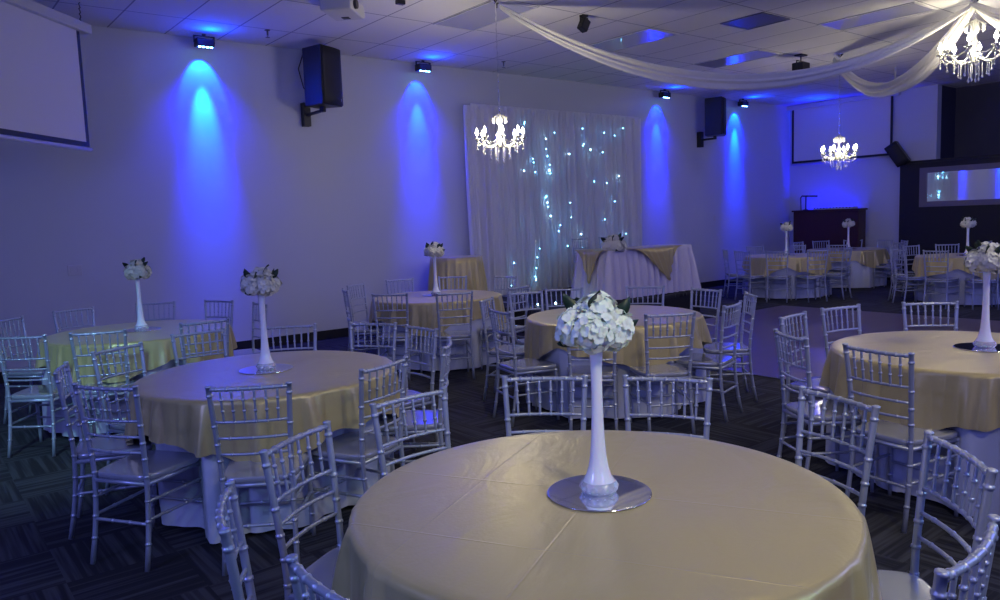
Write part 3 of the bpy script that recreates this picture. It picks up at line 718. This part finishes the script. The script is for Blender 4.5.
def cloth_gold(key, seed, low=0.27, amp=0.07, rot=None):
    rnd = random.Random(seed+50); ph = [rnd.uniform(0, 6.28) for _ in range(6)]; N = 520
    if rot is not None: ph[0] = rot
    radial = [0.0, 0.15, 0.3, 0.45, 0.6, 0.70, 0.738, 0.748]; NS = 14
    def fn(i, j):
        a = 2*PI*j/N
        if i < len(radial): r = radial[i]; return (r*math.cos(a), r*math.sin(a), 0.7685-(0.003 if i == len(radial)-1 else 0))
        D = low+amp*math.sin(4*a+ph[0])+0.022*math.sin(9*a+ph[1])+0.010*math.sin(17*a+ph[2])
        s = ((i-len(radial)+1)/NS)**1.35; d = D*s; g = s**0.7
        env = 0.55+0.45*math.sin(2*a+ph[5]); fold = (0.030*math.sin(17*a+ph[2]+0.8*math.sin(3*a))+0.022*math.sin(33*a+ph[3]+math.sin(2*a))*env+0.010*math.sin(57*a+ph[4]+2*s)*env)*g
        r = 0.750+0.012*g+0.01*d+abs(fold)*0.7+fold*0.55+0.006
        return (r*math.cos(a), r*math.sin(a), 0.7655-d)
    return MB().grid(len(radial)+NS, N, fn, True)
# eiffel vase
def make_vase():
    t = thing('eiffel_vase')
    prof = [(0.001, 0.004), (0.048, 0.004), (0.055, 0.012), (0.056, 0.024), (0.050, 0.034), (0.050, 0.040), (0.040, 0.056), (0.031, 0.085), (0.0255, 0.12), (0.0215, 0.17), (0.0185, 0.24), (0.017, 0.32), (0.018, 0.40), (0.021, 0.45), (0.025, 0.48), (0.0255, 0.485), (0.021, 0.485), (0.017, 0.45), (0.001, 0.44)]
    MB().lathe(prof, 24).build('vase_body', M_glassw, t)
    m = MB().grid(9, 72, lambda i, j: ((0.050+0.012*math.sin(PI*i/8)*(0.75+0.25*math.cos(14*2*PI*j/72+(i//3)*PI)))*math.cos(2*PI*j/72), (0.050+0.012*math.sin(PI*i/8)*(0.75+0.25*math.cos(14*2*PI*j/72+(i//3)*PI)))*math.sin(2*PI*j/72), 0.004+0.036*i/8), True)
    m.build('glass_bead_collar', M_glass, t)
    return t
vproto = make_vase()
def make_bouquet(seed):
    rnd = random.Random(seed); t = thing('hydrangea_bouquet')
    MB().tube([(0, 0, -0.12), (0.003, 0, 0.0), (0, 0, 0.08)], [0.004, 0.006, 0.006], 8).build('stem', M_leaf, t)
    heads = [((-0.055, -0.018, 0.032), 0.056), ((0.050, -0.030, 0.026), 0.058), ((0.0, -0.01, 0.080), 0.054), ((0.018, 0.055, 0.036), 0.056), ((-0.040, 0.048, 0.034), 0.052), ((0.0, -0.060, 0.030), 0.050)]
    for (hx, hy, hz), R in heads:
        m = MB(); nf = 84
        for k in range(nf):
            z = 1-2*(k+0.5)/nf; a = k*2.39996; q = math.sqrt(1-z*z)
            nrm = Vector((q*math.cos(a), q*math.sin(a), z))
            c = Vector((hx, hy, hz))+nrm*R*rnd.uniform(0.82, 1.16)
            nrm = (nrm+Vector((rnd.uniform(-.4, .4), rnd.uniform(-.4, .4), rnd.uniform(-.2, .5)))).normalized()
            u_ = nrm.orthogonal().normalized(); v_ = nrm.cross(u_); ro = rnd.uniform(0, 1.5); s = rnd.uniform(0.0125, 0.0165)
            for p in range(4):
                b = ro+p*PI/2; d = u_*math.cos(b)+v_*math.sin(b); e = nrm.cross(d)
                k0 = len(m.v)
                for al, wd, li in ((0.0, 0.10, 0), (0.55, 0.62, 0.22), (0.95, 0.55, 0.26), (1.2, 0.05, 0.12)):
                    for sg in (-1, 0, 1):
                        m.v.append(tuple(c+d*al*s+e*wd*s*sg+nrm*(li*s+(0.10*s if sg else 0))))
                for i in range(3):
                    for jj in range(2): m.f.append((k0+i*3+jj, k0+i*3+jj+1, k0+(i+1)*3+jj+1, k0+(i+1)*3+jj))
        q0 = R*0.82
        m.lathe([(0.001, -q0), (q0*0.7, -q0*0.7), (q0, 0), (q0*0.7, q0*0.7), (0.001, q0)], 10, (hx, hy, hz))
        m.build('hydrangea_head', M_petal if seed == 1 else M_petal2, t)
    for k in range(6 if seed == 1 else 9):
        a = [5.35, 2.0, 2.25, 5.5, 0.9, 3.7, 3.0, 4.6, 0.1][k]+rnd.uniform(-.2, .2); el = [0.62, 0.75, -0.45, 0.05, 0.5, 0.9, 0.55, 0.6, 0.55][k]
        d = Vector((math.cos(a)*math.cos(el), math.sin(a)*math.cos(el), math.sin(el))); e0 = Vector((-math.sin(a), math.cos(a), 0)); n0 = d.cross(e0); tw = [1.3, 1.2, 1.3, 1.4, 0.5, 0.3, 1.0, 1.1, 1.2][k]; e = e0*math.cos(tw)+n0*math.sin(tw); nn = d.cross(e)
        c = Vector((0, 0, 0.045))+d*0.050; L = 0.082; wl = 0.036; m = MB()
        def fn(i, j):
            q = i/8; ww = wl*math.sin(PI*min(q*0.96+0.03, 1))**0.8
            sg = j/2-1
            return c+d*L*q+e*ww*sg+nn*(0.018*math.sin(q*2.5)-0.010*abs(sg))
        m.grid(9, 3, fn).build('leaf', M_leaf, t, solid=0.0015)
    return t
bq1 = make_bouquet(1); bq2 = make_bouquet(2)
bused = {1: False, 2: False}; vused = False
def place_centrepiece(x, y, z, desc, rz, kind=2, mirror=True, mm=None):
    global vused
    if mirror:
        o = MB().lathe([(0.16, 0.0), (0.163, 0.002), (0.163, 0.0035), (0.158, 0.005)], 48).build('mirror_plate', mm or M_mirror)
        o.location = (x, y, z); tag(o, 'round mirror plate on '+desc, 'mirror plate', 'round mirror plates on the tables'); z += 0.005
    if not vused: v = vproto; v.location = (x, y, z-0.003); vused = True
    else: v = dup(vproto, (x, y, z-0.003), rz)
    tag(v, 'tall white trumpet vase standing on '+desc, 'vase', 'tall white vases on the tables')
    p = bq1 if kind == 1 else bq2
    if not bused[kind]: b = p; b.location = (x, y, z+0.485); b.rotation_euler = (0, 0, rz); bused[kind] = True
    else: b = dup(p, (x, y, z+0.485), rz)
    tag(b, 'white hydrangea bouquet in the vase on '+desc, 'flowers', 'white flower bouquets in the vases')
VP = {'F': (1.66, 1.63), 'L2': (1.73, 4.515), 'L1': (1.68, 7.28), 'BL': (4.99, 7.51), 'R': (5.03, 1.72), 'T1': (13.2, 7.9), 'T2': (15.45, 7.85), 'T3': (13.9, 5.05)}
for i, key in enumerate(TB):
    cx, cy = TB[key]; z0 = 0.0
    if not tused: tb = tproto; tb.location = (cx, cy, z0); tused = True
    else: tb = dup(tproto, (cx, cy, z0))
    tag(tb, 'round banquet table under the cloths of '+TG[key], 'table', 'round banquet tables')
    o = cloth_white(key, i+1).build('white_tablecloth', M_white); o.location = (cx, cy, z0)
    tag(o, 'floor-length white tablecloth of '+TG[key], 'tablecloth', 'white tablecloths')
    o = cloth_gold(key, i+1, low={'F': 0.33, 'R': 0.30}.get(key, 0.27)).build('gold_table_overlay', M_gold)
    o.location = (cx, cy, z0); o.rotation_euler = (0, 0, {'F': 0.5}.get(key, i*0.7))
    tag(o, 'gold satin overlay draped over '+TG[key], 'tablecloth', 'gold satin overlays')
    if key in VP:
        x, y = VP[key]; place_centrepiece(x, y, 0.770, TG[key], {'F': 0.3}.get(key, i*1.3), 1 if key == 'F' else 2)

# cake stand table: tall round, floor-length gold cloth in pleats
t = tag(thing('cocktail_table', (6.68, 9.46, 0)), 'tall round stand hidden under a pleated gold skirt beside the curtain', 'table')
MB().lathe([(0.36, 1.07), (0.385, 1.072), (0.385, 1.092), (0.37, 1.095)], 40).build('tabletop', M_offwhite, t)
MB().lathe([(0.22, 0.0), (0.22, 0.02), (0.03, 0.04), (0.03, 1.07)], 20).build('pedestal', M_vent, t)
def fn(i, j):
    a = 2*PI*j/240
    if i < 4: r = (0, 0.2, 0.38, 0.392)[i]; return (r*math.cos(a), r*math.sin(a), 1.099)
    s = (i-3)/12; r = 0.395+0.10*s+(0.016*math.sin(22*a)+0.008*math.sin(37*a+1))*min(1, s*3)
    return (r*math.cos(a), r*math.sin(a), 1.096-1.08*s)
o = MB().grid(16, 240, fn, True).build('gold_table_skirt', M_gold); o.location = (6.68, 9.46, 0); tag(o, 'pleated gold cloth to the floor on the tall round stand beside the curtain', 'tablecloth')

# head table on stage
hx0, hx1, hy0, hy1, hz = 8.36, 10.33, 7.90, 8.58, 0.35
t = tag(thing('head_table', ((hx0+hx1)/2, (hy0+hy1)/2, hz)), 'long rectangular head table hidden under a white pleated skirt on the stage', 'table')
a, b = (hx1-hx0)/2-0.06, (hy1-hy0)/2-0.05
bx((-a, -b, 0.73), (a, b, 0.755)).build('tabletop', M_offwhite, t, smooth=False)
for sx in (-1, 1):
    for sy in (-1, 1): MB().tube([(sx*(a-.1), sy*(b-.1), 0.73), (sx*(a-.05), sy*(b-.05), 0)], 0.015, 8).build('leg', M_vent, t)
def rect_cloth(x0, x1, y0, y1, ztop, drop, flare, amp, freq, cor=0.10, NJ=420, NI=14):
    cxm, cym = (x0+x1)/2, (y0+y1)/2; A, B = (x1-x0)/2, (y1-y0)/2; per = 4*(A+B)
    def edge(j):
        s = per*j/NJ
        if s < 2*A: return (-A+s, -B, 0, -1, s)
        s2 = s-2*A
        if s2 < 2*B: return (A, -B+s2, 1, 0, s)
        s2 -= 2*B
        if s2 < 2*A: return (A-s2, B, 0, 1, s)
        s2 -= 2*A; return (-A, B-s2, -1, 0, s)
    def fn(i, j):
        x, y, nx, ny, s = edge(j)
        if i < 2: q = (0.0, 1.0)[i]; return (x*q*1.0, y*q*1.0, ztop)
        q = (i-1)/(NI-1)
        fo = flare*q+amp*(math.sin(s*freq)+0.4*math.sin(s*freq*1.7+1))*min(1, q*2.5)
        # corners flare diagonally
        kx, ky = x/A, y/B; cf = max(0, min(abs(kx)**14, abs(ky)**6))*cor*q
        return (x+nx*fo+math.copysign(cf, x)*(1 if abs(kx) > 0.8 else 0), y+ny*fo+math.copysign(cf, y)*0.6, ztop-drop*q)
    return MB().grid(NI+1, NJ, fn, True)
o = rect_cloth(hx0, hx1, hy0, hy1, 0.762, 0.745, 0.05, 0.030, 42).build('head_table_skirt', M_skirt); o.location = ((hx0+hx1)/2, (hy0+hy1)/2, hz)
tag(o, 'white pleated tablecloth to the floor on the head table', 'tablecloth')
def gold_point(xc, wdt, drop, label, skew=0.0):
    """square gold runner turned on its point: lies across the top and hangs in a triangle"""
    m = MB(); NU, NV = 40, 14
    def fn(i, j):
        u = i/(NU-1)*2-1; dmax = drop*(1-abs(u))
        if j < 4: return (u*wdt/2, (hy1-hy0)*(-0.5+(3-j)/3*0.85)-0.002*(j == 3), 0.768)
        s = (j-3)/(NV-4); d = dmax*s
        xx = u*wdt/2*(1-0.35*s)+skew*s*(1-abs(u))
        return (xx, -(hy1-hy0)/2-0.062-0.05*d-0.014*math.sin(u*26)*min(1, d*8), 0.766-d)
    o = m.grid(NU, NV, fn).build('gold_runner', M_gold, solid=0.003); o.location = (xc, (hy0+hy1)/2, hz)
    tag(o, label, 'table runner', 'gold diamond runners on the head table')
gold_point(9.42, 1.28, 0.56, 'wide gold diamond runner hanging from the right part of the head table', 0.25)
def fn(i, j):
    u = i/39*2-1
    if j < 4: return ((3-j)/3*0.5-0.002*(j == 3), u*0.33, 0.768)
    q = (j-3)/10; d = 0.52*(1-abs(u))*q
    return (-0.062-0.05*d-0.014*math.sin(u*17)*min(1, d*8), u*0.33*(1-0.35*q), 0.766-d)
o = MB().grid(40, 14, fn).build('gold_runner', M_gold, solid=0.003); o.location = (hx0, (hy0+hy1)/2, hz)
tag(o, 'gold diamond runner hanging over the left end of the head table', 'table runner', 'gold diamond runners on the head table')
b = dup(bq2, (8.55, 7.98, 1.135), 2.0); b.scale = (1.7, 1.5, 1.5)
tag(b, 'low wide white flower arrangement on the head table', 'flowers')
for ch in b.children: pass

# ------------------------------------------------------------------ DJ booth on far wall
t = tag(thing('dj_booth', (XF-0.36, 9.0, 0.0)), 'dark mahogany booth under the far projection screen', 'booth')
bx((-0.17, -0.80, 0), (0.17, 0.74, 1.56)).build('cabinet', M_wood, t, smooth=False, bevel=0.01)
bx((-0.20, -0.83, 1.56), (0.19, 0.77, 1.60)).build('counter_top', M_wood, t, smooth=False, bevel=0.005)
bx((-0.178, -0.78, 0.05), (-0.17, 0.72, 0.12)).build('kick_rail', M_black, t, smooth=False)
t = tag(thing('audio_mixer', (XF-0.37, 8.85, 1.60)), 'flat white audio mixer lying on the booth top', 'mixer')
bx((-0.12, -0.50, 0), (0.12, 0.42, 0.045)).build('body', M_offwhite, t, smooth=False, bevel=0.006)
m = MB()
for k in range(12): m.box((-0.126, -0.45+k*0.075, 0.02), (-0.12, -0.42+k*0.075, 0.04))
m.build('fader_strip', M_plastic, t, smooth=False)
t = tag(thing('microphone_stand', (XF-0.37, 9.52, 1.60)), 'black stand with a level arm on the left end of the booth', 'stand')
MB().lathe([(0.07, 0), (0.07, 0.01), (0.015, 0.02), (0.012, 0.33)], 14).build('pole', M_plastic, t)
MB().tube([(0, 0.12, 0.30), (0, 0.10, 0.33), (0, -0.28, 0.31)], 0.018, 6).build('arm', M_plastic, t)
MB().tube([(0, 0.12, 0.0), (0, 0.13, 0.30)], 0.012, 6).build('brace', M_plastic, t)
